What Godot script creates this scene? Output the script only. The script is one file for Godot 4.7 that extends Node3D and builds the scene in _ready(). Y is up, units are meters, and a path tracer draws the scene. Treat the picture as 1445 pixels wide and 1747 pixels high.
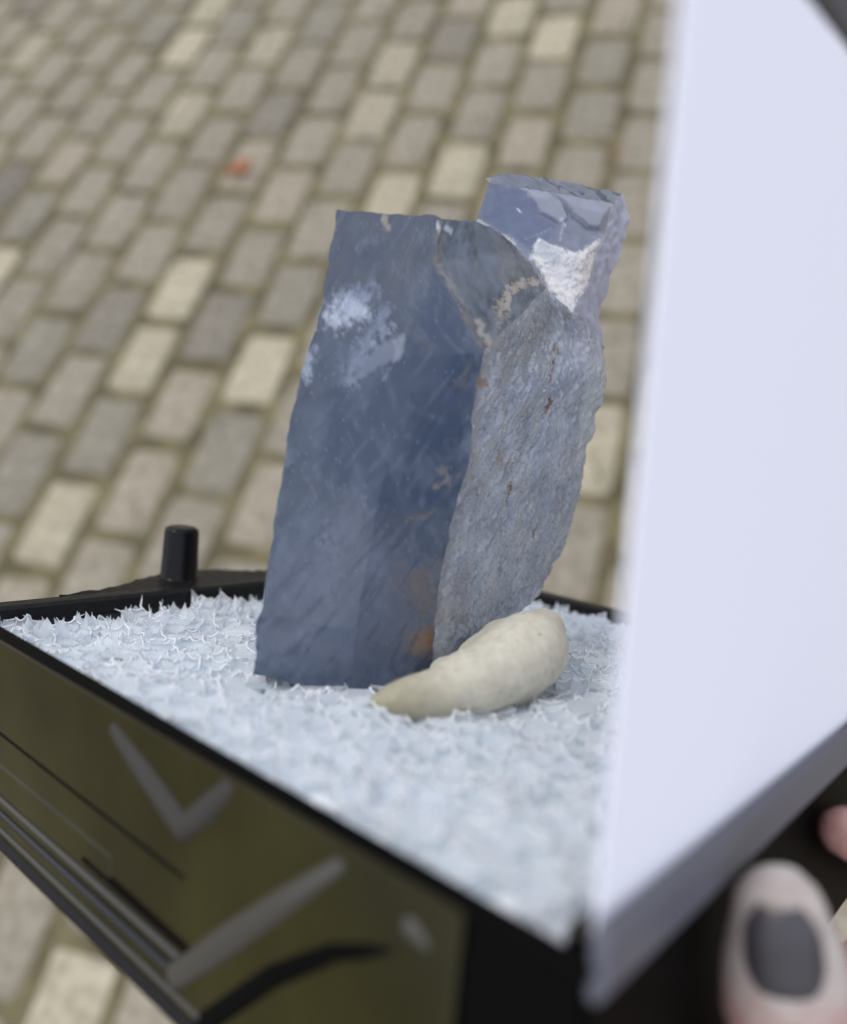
extends Node3D
# A blue crystal on white foam in an open black collector's box, held by a hand above mossy paving.
# The box has its own frame: x along its front right edge, y up out of it, z towards the front right side; sizes there are millimetres.

const MM := 0.001
const PITCH := 0.13
const BOX := Transform3D(Vector3(0.41469, -0.74470, -0.52293), Vector3(-0.01012, 0.57086, -0.82099), Vector3(0.90991, 0.34575, 0.22919), Vector3(-0.00074, 1.05450, -0.00250))
const CAMERA := Transform3D(Vector3(0.95260, -0.17225, -0.25078), Vector3(-0.13306, 0.50542, -0.85255), Vector3(0.27360, 0.84550, 0.45855), Vector3(0, 1.1353, 0))
const NL := 60
const NM := 140
var rng := RandomNumberGenerator.new()
var noise := FastNoiseLite.new()
var fine := FastNoiseLite.new()
var cell := FastNoiseLite.new()
var images := {}


func _ready() -> void:
	rng.seed = 7
	noise.seed = 3
	noise.noise_type = FastNoiseLite.TYPE_SIMPLEX
	noise.frequency = 1.0
	noise.fractal_octaves = 3
	fine.seed = 11
	fine.noise_type = FastNoiseLite.TYPE_SIMPLEX
	fine.frequency = 1.0
	fine.fractal_octaves = 2
	cell.seed = 5
	cell.noise_type = FastNoiseLite.TYPE_CELLULAR
	cell.frequency = 1.0
	make_camera_and_light()
	make_ground()
	make_box()
	make_foam()
	make_putty()
	make_crystal()
	make_card()
	make_hand()
	make_leaves()
	make_slab()


func make_camera_and_light() -> void:
	var lens := CameraAttributesPhysical.new()
	lens.frustum_focal_length = 19.035
	lens.frustum_focus_distance = 0.167
	lens.exposure_aperture = 5.0
	lens.frustum_near = 0.01
	lens.frustum_far = 300.0
	var cam := Camera3D.new()
	cam.name = "camera"
	cam.attributes = lens
	cam.transform = CAMERA
	cam.near = 0.01
	cam.far = 300.0
	add_child(cam)
	cam.make_current()
	var sky_look := ProceduralSkyMaterial.new()
	sky_look.sky_top_color = Color(0.91, 0.93, 1.0)
	sky_look.sky_horizon_color = Color(0.84, 0.84, 0.85)
	sky_look.sky_curve = 0.2
	sky_look.ground_bottom_color = Color(0.36, 0.34, 0.28)
	sky_look.ground_horizon_color = Color(0.5, 0.5, 0.46)
	sky_look.sky_energy_multiplier = 1.0
	var sky := Sky.new()
	sky.sky_material = sky_look
	var env := Environment.new()
	env.background_mode = Environment.BG_SKY
	env.sky = sky
	env.tonemap_mode = Environment.TONE_MAPPER_LINEAR
	env.tonemap_exposure = 1.45
	env.sdfgi_enabled = true
	env.ssao_enabled = true
	env.ssil_enabled = true
	var around := WorldEnvironment.new()
	around.name = "surroundings"
	around.environment = env
	add_child(around)
	var sun := DirectionalLight3D.new()
	sun.name = "sun"
	sun.light_color = Color(1.0, 0.97, 0.92)
	sun.light_energy = 0.22
	sun.light_angular_distance = 20.0
	sun.shadow_enabled = true
	add_child(sun)
	sun.look_at_from_position(Vector3(-3.0, 6.0, -1.5), Vector3.ZERO)


# ---------------------------------------------------------------- helpers
func tag(o: Node, label: String, category := "", group := "", kind := "") -> void:
	if label:
		o.set_meta("label", label)
	if category:
		o.set_meta("category", category)
	if group:
		o.set_meta("group", group)
	if kind:
		o.set_meta("kind", kind)


func base(called: String, frame: Transform3D) -> Node3D:
	var o := Node3D.new()
	o.name = called
	o.transform = frame
	add_child(o, true)
	return o


func put(called: String, mesh: Mesh, look: Material, parent: Node) -> MeshInstance3D:
	var o := MeshInstance3D.new()
	o.name = called
	o.mesh = mesh
	if look:
		o.material_override = look
	parent.add_child(o, true)
	return o


func lin(r: float, g: float, b: float) -> Color:
	return Color(r, g, b).linear_to_srgb()


func matte(c: Color, rough := 0.8, spec := 0.5) -> StandardMaterial3D:
	var m := StandardMaterial3D.new()
	m.albedo_color = c
	m.roughness = rough
	m.metallic_specular = spec
	return m


func grain(key: String, freq: float, octaves: int, lo: Color, hi: Color, size := 512, kind := FastNoiseLite.TYPE_SIMPLEX) -> NoiseTexture2D:
	if images.has(key):
		return images[key]
	var n := FastNoiseLite.new()
	n.seed = key.hash() % 1000
	n.noise_type = kind
	n.frequency = freq
	n.fractal_octaves = octaves
	var t := NoiseTexture2D.new()
	t.width = size
	t.height = size
	t.seamless = true
	t.noise = n
	var ramp := Gradient.new()
	ramp.set_color(0, lo)
	ramp.set_color(1, hi)
	t.color_ramp = ramp
	images[key] = t
	return t


func resample(points: Array, count: int) -> PackedVector3Array:
	var total := 0.0
	for i in points.size() - 1:
		total += points[i].distance_to(points[i + 1])
	var out := PackedVector3Array()
	var seg := 0
	var done := 0.0
	for k in count:
		var want := total * k / (count - 1)
		while seg < points.size() - 2 and done + points[seg].distance_to(points[seg + 1]) < want:
			done += points[seg].distance_to(points[seg + 1])
			seg += 1
		var len: float = points[seg].distance_to(points[seg + 1])
		out.append(points[seg].lerp(points[seg + 1], clampf((want - done) / maxf(len, 1e-6), 0.0, 1.0)))
	return out


# rounded box bar between two corners, edges chamfered; added to a SurfaceTool in metres
func chamfer_box(st: SurfaceTool, lo: Vector3, hi: Vector3, c: float) -> void:
	var mid := (lo + hi) / 2.0
	var h := (hi - lo) / 2.0
	var q := Vector3(minf(c, h.x * 0.9), minf(c, h.y * 0.9), minf(c, h.z * 0.9))
	st.set_smooth_group(-1)
	for axis in 3:
		for s in [-1.0, 1.0]:
			var a := (axis + 1) % 3
			var b := (axis + 2) % 3
			var corner := []
			for e in [[-1, -1], [1, -1], [1, 1], [-1, 1]]:
				var p := Vector3.ZERO
				p[axis] = s * h[axis]
				p[a] = e[0] * (h[a] - q[a])
				p[b] = e[1] * (h[b] - q[b])
				corner.append(mid + p)
			quad(st, corner[0], corner[1], corner[2], corner[3], s > 0)
	for axis in 3:
		var a := (axis + 1) % 3
		var b := (axis + 2) % 3
		for sa in [-1.0, 1.0]:
			for sb in [-1.0, 1.0]:
				var p := []
				for e in [-1.0, 1.0]:
					var v1 := Vector3.ZERO
					v1[axis] = e * (h[axis] - q[axis])
					v1[a] = sa * h[a]
					v1[b] = sb * (h[b] - q[b])
					var v2 := v1
					v2[a] = sa * (h[a] - q[a])
					v2[b] = sb * h[b]
					p.append([mid + v1, mid + v2])
				quad(st, p[0][0], p[0][1], p[1][1], p[1][0], sa * sb < 0)
	for sx in [-1.0, 1.0]:
		for sy in [-1.0, 1.0]:
			for sz in [-1.0, 1.0]:
				var s := Vector3(sx, sy, sz)
				var t := [mid + s * Vector3(h.x, h.y - q.y, h.z - q.z), mid + s * Vector3(h.x - q.x, h.y, h.z - q.z), mid + s * Vector3(h.x - q.x, h.y - q.y, h.z)]
				if sx * sy * sz > 0:
					t.reverse()
				for v in t:
					st.add_vertex(v)


func quad(st: SurfaceTool, a: Vector3, b: Vector3, c: Vector3, d: Vector3, flip := false) -> void:
	for v in ([a, c, b, a, d, c] if flip else [a, b, c, a, c, d]):
		st.add_vertex(v)


func begin() -> SurfaceTool:
	var st := SurfaceTool.new()
	st.begin(Mesh.PRIMITIVE_TRIANGLES)
	st.set_color(Color.WHITE)
	return st


func box_mesh(lo: Vector3, hi: Vector3, c: float) -> ArrayMesh:
	var st := begin()
	chamfer_box(st, lo * MM, hi * MM, c * MM)
	st.generate_normals()
	return st.commit()


# a round bar with domed ends along a line of points (millimetres in, metres out)
func rod(points: Array, radii: Array, sides := 10) -> ArrayMesh:
	var st := begin()
	var rings := []
	for i in points.size():
		var d: Vector3 = (points[mini(i + 1, points.size() - 1)] - points[maxi(i - 1, 0)]).normalized()
		var a := d.cross(Vector3.UP if absf(d.y) < 0.9 else Vector3.RIGHT).normalized()
		var b := d.cross(a)
		var steps := [[0.0, 1.0]]
		if i == 0:
			steps = [[-1.0, 0.05], [-0.8, 0.6], [-0.4, 0.92], [0.0, 1.0]]
		elif i == points.size() - 1:
			steps = [[0.0, 1.0], [0.4, 0.92], [0.8, 0.6], [1.0, 0.05]]
		for s in steps:
			var ring := []
			for k in sides:
				var t := TAU * k / sides
				ring.append((points[i] + d * radii[i] * s[0] + (a * cos(t) + b * sin(t)) * radii[i] * s[1]) * MM)
			rings.append(ring)
	st.set_smooth_group(0)
	for i in rings.size() - 1:
		for k in sides:
			var n := (k + 1) % sides
			quad(st, rings[i][k], rings[i][n], rings[i + 1][n], rings[i + 1][k])
	st.index()
	st.generate_normals()
	return st.commit()


# ---------------------------------------------------------------- ground
func make_ground() -> void:
	var soil := matte(Color.WHITE, 0.95, 0.3)
	soil.albedo_texture = grain("soil", 0.012, 5, lin(0.075, 0.064, 0.036), lin(0.205, 0.182, 0.095))
	soil.uv1_triplanar = true
	soil.uv1_world_triplanar = true
	soil.uv1_scale = Vector3.ONE * 1.3
	var st := begin()
	for i in 40:
		for j in 40:
			var a := [-1, -1]
			var e := func(k: int) -> float: return signf(k - 20) * pow(absf(k - 20) / 20.0, 3.0) * 150.0
			quad(st, Vector3(e.call(i), -0.008, e.call(j)), Vector3(e.call(i + 1), -0.008, e.call(j)), Vector3(e.call(i + 1), -0.008, e.call(j + 1)), Vector3(e.call(i), -0.008, e.call(j + 1)))
	st.generate_normals()
	var ground := put("ground", st.commit(), soil, self)
	tag(ground, "mossy soil that fills the joints between the paving bricks", "", "", "structure")
	var paving := base("paving", Transform3D.IDENTITY)
	tag(paving, "beige and grey concrete brick paving with mossy joints", "", "", "structure")
	var stone := matte(Color.WHITE, 0.9, 0.35)
	stone.vertex_color_use_as_albedo = true
	stone.albedo_texture = grain("stone", 0.012, 6, Color(0.70, 0.69, 0.66), Color(1, 1, 1))
	stone.uv1_triplanar = true
	stone.uv1_world_triplanar = true
	stone.uv1_scale = Vector3.ONE * 5.0
	var tones := {
		1: lin(0.255, 0.23, 0.192), 2: lin(0.295, 0.268, 0.216), 3: lin(0.332, 0.302, 0.238), 4: lin(0.36, 0.324, 0.254), 5: lin(0.39, 0.352, 0.272),
		6: lin(0.42, 0.38, 0.29), 7: lin(0.465, 0.42, 0.315), 8: lin(0.515, 0.467, 0.345), 9: lin(0.565, 0.515, 0.38)}
	var known := ["..................", "..................", "..2...............", "...7..............", "...4..............", "......1...........", "...3....9.........", "..89..............", ".........35.......", "...7...5253.......", "...3.2..9838......", "...4..6.2665......", "....77..3934......", "...2..8.......9...", "...8..8.......6...", "...9..............", "....33............", "........484.......", "..................", "..................", "..................", ".................."]
	var shapes := {}
	for t in tones:
		for k in 3:
			shapes[[t, k]] = brick_mesh(tones[t].srgb_to_linear(), k)
	var far_bricks := begin()
	var eye := CAMERA.affine_inverse()
	var pick := RandomNumberGenerator.new()
	pick.seed = 21
	var made := 0
	for c in range(-34, 44):
		for k in range(-30, 22):
			var a: float = k + (0.5 if posmod(c, 2) == 0 else 0.0)
			var at := Vector3((c + 0.5 - 9.4722) * PITCH, 0, (a + 0.5 - 5.9642) * 1.5231 * PITCH)
			var tone := clampi(roundi(pick.randfn(4.8, 0.8)), 2, 7)
			if c >= -9 and c < 13 and k >= -8 and k < 10:
				var s: String = known[c + 9][k + 8]
				if s != ".":
					tone = s.to_int()
			var turn := pick.randfn(0.0, 0.012)
			var low := pick.randf_range(-0.003, 0.001)
			var kind := pick.randi() % 3
			var size := Vector3(pick.randfn(1.0, 0.022), 1.0, pick.randfn(1.0, 0.02))
			var where := Transform3D(Basis(Vector3.UP, turn + PI * (pick.randi() % 2)).scaled(size), at + Vector3(pick.randfn(0, 0.002), low, pick.randfn(0, 0.0025)))
			var p := eye * at
			var seen := p.z < -0.1 and absf(p.x / p.z) < 0.60 and absf(p.y / p.z) < 0.71
			if seen and made < 300:
				var o := put("brick", shapes[[tone, kind]], stone, paving)
				o.transform = where
				made += 1
			else:
				far_bricks.append_from(shapes[[tone, kind]], 0, where)
	var rest := put("far_bricks", far_bricks.commit(), stone, paving)
	tag(rest, "paving bricks farther off", "", "", "stuff")


func brick_mesh(c: Color, variant: int) -> ArrayMesh:
	var r := RandomNumberGenerator.new()
	r.seed = 100 + variant
	var hx := PITCH * 0.425
	var hz := PITCH * 1.5231 * 0.5 - 0.0095
	var st := SurfaceTool.new()
	st.begin(Mesh.PRIMITIVE_TRIANGLES)
	st.set_smooth_group(0)
	var rings := []
	for lv in [[0.0, 0.016], [-0.003, 0.007], [-0.010, 0.0], [-0.06, 0.0]]:
		var ring := []
		for e in [[-1, -1, 1, 0], [1, -1, -1, 0], [1, -1, 0, 1], [1, 1, 0, -1], [1, 1, -1, 0], [-1, 1, 1, 0], [-1, 1, 0, -1], [-1, -1, 0, 1]]:
			var p := Vector3(e[0] * (hx - lv[1]), lv[0], e[1] * (hz - lv[1]))
			p += Vector3(e[2], 0, e[3]) * (0.011 if lv[1] < 0.012 else 0.006)
			p += Vector3(r.randfn(0, 0.0022), 0, r.randfn(0, 0.0022))
			ring.append(p)
		rings.append(ring)
	for i in 3:
		for k in 8:
			var n := (k + 1) % 8
			st.set_color(c)
			quad(st, rings[i][k], rings[i][n], rings[i + 1][n], rings[i + 1][k], true)
	for k in 8:
		st.set_color(c)
		for v in [Vector3(0, 0.0006, 0), rings[0][k], rings[0][(k + 1) % 8]]:
			st.add_vertex(v)
	st.index()
	st.generate_normals()
	return st.commit()


# ---------------------------------------------------------------- the box
func make_box() -> void:
	var o := base("specimen_box", BOX)
	tag(o, "open square black plastic specimen box with olive reflections painted on one side, held in the hand", "box")
	var black := matte(lin(0.006, 0.006, 0.007), 0.22)
	var dull := matte(lin(0.008, 0.008, 0.008), 0.4, 0.3)
	dull.heightmap_enabled = true
	dull.heightmap_scale = 0.02
	dull.heightmap_texture = grain("scuff", 0.03, 4, Color.BLACK, Color.WHITE)
	dull.uv1_triplanar = true
	dull.uv1_scale = Vector3.ONE * 20.0
	var flat_black := matte(lin(0.003, 0.003, 0.003), 0.5, 0.12)
	var grey := matte(lin(0.105, 0.108, 0.13), 0.42)  # sky reflection on the lip put into this grey
	var peg_look := matte(lin(0.005, 0.005, 0.006), 0.25, 0.3)
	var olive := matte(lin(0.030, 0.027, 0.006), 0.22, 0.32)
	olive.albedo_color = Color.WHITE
	olive.albedo_texture = grain("olive", 0.006, 4, lin(0.016, 0.014, 0.003), lin(0.042, 0.038, 0.010))  # olive blotches stand for surroundings reflected in the wall
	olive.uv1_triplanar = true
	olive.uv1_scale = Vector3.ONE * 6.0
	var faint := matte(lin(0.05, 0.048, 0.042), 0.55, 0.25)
	var reflect_grey := matte(lin(0.055, 0.052, 0.044), 0.3)  # brightness of reflected streaks held in these two greys
	var e := 140.0
	put("left_wall", box_mesh(Vector3(0, -38.5, -e + 0.2), Vector3(1.5, -0.8, -0.2), 0.8), flat_black, o)
	put("right_wall", box_mesh(Vector3(e - 3, -38.5, -e + 0.2), Vector3(e, -0.8, -0.2), 0.8), black, o)
	put("front_wall", box_mesh(Vector3(3.02, -38.6, -3), Vector3(e - 3.02, -0.9, -0.3), 0.8), flat_black, o)
	put("back_wall", box_mesh(Vector3(3.02, -38.6, -e), Vector3(e - 3.02, -0.9, -e + 3), 0.8), black, o)
	put("bottom", box_mesh(Vector3(3.1, -38.4, -e + 3.1), Vector3(e - 3.1, -36, -3.1), 0.5), black, o)
	# the rim stands a little proud of the walls
	put("rim", box_mesh(Vector3(-1.15, -1.3, -e - 1.2), Vector3(1.6, -0.2, 1.0), 0.5), flat_black, o)
	put("rim", box_mesh(Vector3(1.62, -4.0, -e - 1.4), Vector3(e + 1.2, 0.1, -e + 3.6), 0.7), dull, o)
	put("rim", box_mesh(Vector3(e - 3.6, -4.0, -e + 3.62), Vector3(e + 1.2, 0.1, 0.9), 0.7), dull, o)
	var lip := put("front_lip", box_mesh(Vector3(0.2, -4.3, -0.25), Vector3(e, 3.0, 1.6), 1.1), grey, o)
	tag(lip, "lip that holds the white card, with sky reflection in its grey")
	put("rim", box_mesh(Vector3(3.62, -4.0, -4.2), Vector3(e - 3.62, -0.1, -0.27), 0.4), black, o)
	# peg and its flange behind the left back edge
	var flange := begin()
	var outline := [Vector3(20, 0, -e - 1.3), Vector3(30, 0, -e - 3.5), Vector3(38, 0, -e - 6.5), Vector3(44, 0, -e - 10), Vector3(50, 0, -e - 13), Vector3(57, 0, -e - 15.5), Vector3(63, 0, -e - 15.5), Vector3(70, 0, -e - 13.5), Vector3(76, 0, -e - 9.5), Vector3(84, 0, -e - 7.8), Vector3(96, 0, -e - 7), Vector3(112, 0, -e - 4.5), Vector3(126, 0, -e - 1.3)]
	var ragged := []
	for i in outline.size() - 1:
		for k in 5:
			var p: Vector3 = outline[i].lerp(outline[i + 1], k / 5.0)
			ragged.append(p + Vector3(0, 0.25 * noise.get_noise_2d(p.x * 0.3, 4.0), 0.6 * noise.get_noise_2d(p.x * 0.4, 9.0)))
	ragged.append(outline[-1])
	flange.set_smooth_group(-1)
	for i in ragged.size() - 1:
		var a: Vector3 = ragged[i]
		var b: Vector3 = ragged[i + 1]
		var a0 := Vector3(a.x, -0.5, -e - 1.2)
		var b0 := Vector3(b.x, -0.5, -e - 1.2)
		var up := Vector3(0, 0.2, 0)
		var dn := Vector3(0, -2.6, 0)
		quad(flange, (a0 + up) * MM, (a + up) * MM, (b + up) * MM, (b0 + up) * MM)
		quad(flange, (a + up) * MM, (a + dn) * MM, (b + dn) * MM, (b + up) * MM)
		quad(flange, (a0 + dn) * MM, (b0 + dn) * MM, (b + dn) * MM, (a + dn) * MM)
	flange.generate_normals()
	put("flange", flange.commit(), dull, o)
	put("peg", peg_mesh(Vector3(54.5, -0.3, -e - 9.4), 4.6, 4.25, 13.4), peg_look, o)
	# panel on the front left wall; its olive tint and relief imitate reflections
	var panel := put("reflection_panel", box_mesh(Vector3(-0.9, -38.3, -e + 0.5), Vector3(-0.02, -1.32, -12.6), 0.35), olive, o)
	tag(panel, "glossy side panel with reflections painted olive brown")
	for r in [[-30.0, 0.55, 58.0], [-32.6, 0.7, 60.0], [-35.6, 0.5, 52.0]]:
		put("reflection_ledge", rod([Vector3(-0.9, r[0], -e + 2), Vector3(-0.9, r[0] + 0.3, -r[2])], [r[1], r[1]], 8), reflect_grey if r[1] < 0.6 else black, o)  # reflected streaks modelled as thin bars
	put("reflection_ledge", box_mesh(Vector3(-1.7, -39.2, -e), Vector3(0.6, -36.9, -8), 0.7), dull, o)
	put("reflection_ledge", box_mesh(Vector3(-1.25, -29.0, -e), Vector3(-0.5, -23.5, -76), 0.5), olive, o)
	put("reflection_rib", rod([Vector3(0.2, -4.8, -77.9), Vector3(0.2, -8.0, -69), Vector3(0.2, -11.8, -58.8), Vector3(0.2, -8.0, -54.5), Vector3(0.2, -3.2, -50.2)], [1.7, 2.2, 2.4, 2.2, 1.7], 12), faint, o)  # pale reflection modelled as a raised bar
	put("reflection_rib", rod([Vector3(0.5, -4.0, -29.4), Vector3(0.5, -12.0, -37.5), Vector3(0.5, -22.0, -47.5), Vector3(0.5, -32.7, -58.2)], [1.6, 2.2, 2.5, 2.4], 12), reflect_grey, o)
	put("reflection_rib", rod([Vector3(0.3, -6.0, -18.8), Vector3(0.3, -6.6, -16.6)], [1.7, 1.4], 10), reflect_grey, o)
	put("reflection_groove", rod([Vector3(0.3, -9.5, -21), Vector3(0.2, -14.0, -29), Vector3(0.3, -22.0, -38.5), Vector3(0.4, -36.5, -52.0)], [1.3, 1.6, 1.9, 2.0], 10), flat_black, o)  # dark band of the reflection built as a solid bar
	put("reflection_groove", rod([Vector3(-0.75, -18.0, -139), Vector3(-0.75, -18.4, -90), Vector3(-0.75, -18.6, -58)], [0.35, 0.35, 0.35], 6), flat_black, o)
	put("reflection_groove", rod([Vector3(-0.75, -27.4, -84), Vector3(-0.75, -27.8, -56)], [0.8, 0.7], 6), flat_black, o)


func peg_mesh(foot: Vector3, r0: float, r1: float, height: float) -> ArrayMesh:
	var st := begin()
	var rings := []
	for s in [[0.0, r0 + 0.6], [0.6, r0], [height - 1.3, r1], [height - 0.4, r1 - 0.35], [height, r1 - 1.1], [height - 0.12, r1 - 1.7], [height - 0.15, 0.02]]:
		var ring := []
		for k in 28:
			var t := TAU * k / 28
			ring.append((foot + Vector3(cos(t) * s[1], s[0], sin(t) * s[1])) * MM)
		rings.append(ring)
	st.set_smooth_group(0)
	for i in rings.size() - 1:
		for k in 28:
			var n := (k + 1) % 28
			quad(st, rings[i][k], rings[i + 1][k], rings[i + 1][n], rings[i][n])
	st.index()
	st.generate_normals()
	return st.commit()


# ---------------------------------------------------------------- foam
func foam_top(x: float, z: float) -> float:
	var back := smoothstep(-60.0, -140.0, z)
	var front := smoothstep(25.0, 4.0, x)
	var here := Vector2(x, z)
	var press := here.distance_to(Geometry2D.get_closest_point_to_segment(here, Vector2(26, -81), Vector2(48, -63)))
	press = minf(press, here.distance_to(Geometry2D.get_closest_point_to_segment(here, Vector2(48, -64), Vector2(98, -71))))
	var dent := 1.7 * (1.0 - smoothstep(2.0, 11.0, press))
	return -dent - 1.4 - 1.9 * back + 0.7 * front * (1.0 - back) + (0.9 + 0.9 * back) * noise.get_noise_2d(x * 0.06, z * 0.06) + 0.7 * back * noise.get_noise_2d(x * 0.2, 50.0)


func make_foam() -> void:
	var o := base("foam_pad", BOX)
	tag(o, "torn bluish white open cell foam filling the black box under the crystal", "foam")
	var film := matte(lin(0.91, 0.935, 0.95), 0.38, 0.5)
	film.transparency = BaseMaterial3D.TRANSPARENCY_ALPHA
	film.albedo_color.a = 0.72
	film.backlight = Color(0.85, 0.89, 0.92)
	film.backlight_enabled = true
	var strand := matte(lin(0.94, 0.955, 0.96), 0.3, 0.5)
	var lump := matte(lin(0.88, 0.915, 0.935), 0.6, 0.4)
	var r := RandomNumberGenerator.new()
	r.seed = 42
	var pts := PackedVector2Array()
	var step := 4.5
	var row := 0
	var z := -139.0
	while z < -0.5:
		var x := 1.0 + (step * 0.5 if row % 2 else 0.0)
		while x < 139.5:
			pts.append(Vector2(x + r.randfn(0, 1.2), z + r.randfn(0, 1.2)))
			x += step
		z += step * 0.87
		row += 1
	var tri := Geometry2D.triangulate_delaunay(pts)
	var centre := []
	var height := []
	var sides := {}
	var around := {}
	for t in tri.size() / 3:
		var a := pts[tri[t * 3]]
		var b := pts[tri[t * 3 + 1]]
		var c := pts[tri[t * 3 + 2]]
		var m := (a + b + c) / 3.0
		centre.append(m)
		height.append(foam_top(m.x, m.y) + r.randfn(0.0, 0.55))
		for k in 3:
			var i := tri[t * 3 + k]
			var j := tri[t * 3 + (k + 1) % 3]
			var key := Vector2i(mini(i, j), maxi(i, j))
			if not sides.has(key):
				sides[key] = []
			sides[key].append(t)
			if not around.has(i):
				around[i] = []
			around[i].append(t)
	var lo := 1.7
	var hi := 136.4
	var ok := []
	for m in centre:
		ok.append(m.x > lo and m.x < hi and m.y < -4.4 and m.y > -136.4)
	var walls := begin()
	var bars := begin()
	walls.set_smooth_group(0)
	bars.set_smooth_group(0)
	for key in sides:
		if sides[key].size() < 2 or not ok[sides[key][0]] or not ok[sides[key][1]]:
			continue
		var t1: int = sides[key][0]
		var t2: int = sides[key][1]
		var p: Vector2 = centre[t1]
		var q: Vector2 = centre[t2]
		var torn := r.randf()
		var prev_top := Vector3.ZERO
		var prev_low := Vector3.ZERO
		var n := 5
		var bow := Vector2(-(q - p).y, (q - p).x).normalized() * r.randfn(0, 0.25)
		for k in n + 1:
			var s := float(k) / n
			var w := p.lerp(q, s) + bow * sin(PI * s)
			var top: float = lerpf(height[t1], height[t2], s) - sin(PI * s) * (0.4 + 1.1 * torn)
			if torn > 0.55 and k > 0 and k < n:
				top += r.randf_range(-0.8, 1.0)
			var low := Vector3(w.x, -7.0, w.y)
			var high := Vector3(w.x + r.randfn(0, 0.1), top, w.y + r.randfn(0, 0.1))
			if k > 0:
				quad(walls, prev_low * MM, prev_top * MM, high * MM, low * MM)
				if torn < 0.8:
					bar(bars, prev_top, high, 0.19, 0.19)
			prev_top = high
			prev_low = low
	for t in centre.size():
		if ok[t]:
			var m: Vector2 = centre[t]
			var spike := 0.1 + maxf(0.0, r.randfn(0.0, 0.55))
			var foot := Vector3(m.x, height[t] - 3.0, m.y)
			bar(bars, foot, Vector3(m.x + r.randfn(0, 0.3), height[t] + spike, m.y + r.randfn(0, 0.3)), 0.34, 0.05)
			# loose fibres torn out of the surface
			if r.randf() < 0.2:
				var lean := Vector3(r.randfn(0, 1.3), r.randf_range(-0.3, 1.3), r.randfn(0, 1.3))
				var from := Vector3(m.x, height[t] - 0.3, m.y)
				bar(bars, from, from + lean * 0.6, 0.16, 0.12)
				bar(bars, from + lean * 0.6, from + lean + Vector3(0, r.randf_range(-0.3, 0.3), 0), 0.12, 0.03)
	# films that close many of the cells, each dished and partly torn
	for i in around:
		if r.randf() > 0.92:
			continue
		var ring: Array = around[i]
		var mid := pts[i]
		var good := true
		for t in ring:
			good = good and ok[t]
		if not good or ring.size() < 4:
			continue
		ring.sort_custom(func(a: int, b: int) -> bool: return (centre[a] - mid).angle() < (centre[b] - mid).angle())
		var drop := r.randf_range(0.0, 1.9)
		var bulge := r.randfn(-0.2, 0.7)
		var top := foam_top(mid.x, mid.y) - drop
		var hub := Vector3(mid.x + r.randfn(0, 0.5), top + bulge, mid.y + r.randfn(0, 0.5))
		var skip := r.randi() % (ring.size() * 2)
		for k in ring.size():
			if k == skip:
				continue
			var a: Vector2 = centre[ring[k]]
			var b: Vector2 = centre[ring[(k + 1) % ring.size()]]
			var va := Vector3(a.x, lerpf(top, height[ring[k]], 0.45), a.y)
			var vb := Vector3(b.x, lerpf(top, height[ring[(k + 1) % ring.size()]], 0.45), b.y)
			for v in [hub, va, vb]:
				walls.add_vertex(v * MM)
			if r.randf() < (0.4 if mid.y < -118.0 else 0.12):
				var tip := (va + vb) / 2.0 + Vector3(r.randfn(0, 0.8), r.randf_range(0.2, 1.7) + (r.randf_range(0.0, 2.2) if mid.y < -118.0 else 0.0), r.randfn(0, 0.8))
				for v in [va, tip, vb]:
					walls.add_vertex(v * MM)
	walls.index()
	walls.generate_normals()
	var w := put("torn_film", walls.commit(), film, o)
	tag(w, "", "", "", "stuff")
	bars.index()
	bars.generate_normals()
	tag(put("foam_strands", bars.commit(), strand, o), "", "", "", "stuff")
	# the body of the pad
	var body := begin()
	body.set_smooth_group(0)
	var at := func(i: int, j: int) -> Vector3:
		var x := 1.6 + (136.9 - 1.6) * i / 110.0
		var zz := -136.9 + (136.9 - 3.7) * j / 110.0
		return Vector3(x, foam_top(x, zz) - 2.6 + 1.3 * noise.get_noise_2d(x * 0.35, zz * 0.35), zz) * MM
	for i in 110:
		for j in 110:
			quad(body, at.call(i, j), at.call(i + 1, j), at.call(i + 1, j + 1), at.call(i, j + 1))
	body.index()
	body.generate_normals()
	put("foam_body", body.commit(), lump, o)


func bar(st: SurfaceTool, a: Vector3, b: Vector3, ra: float, rb: float) -> void:
	var d := (b - a).normalized()
	var u := d.cross(Vector3.UP if absf(d.y) < 0.9 else Vector3.RIGHT).normalized()
	var v := d.cross(u)
	for k in 3:
		var t := TAU * k / 3.0
		var s := TAU * (k + 1) / 3.0
		var o := u * cos(t) + v * sin(t)
		var p := u * cos(s) + v * sin(s)
		quad(st, (a + o * ra) * MM, (a + p * ra) * MM, (b + p * rb) * MM, (b + o * rb) * MM)


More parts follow.
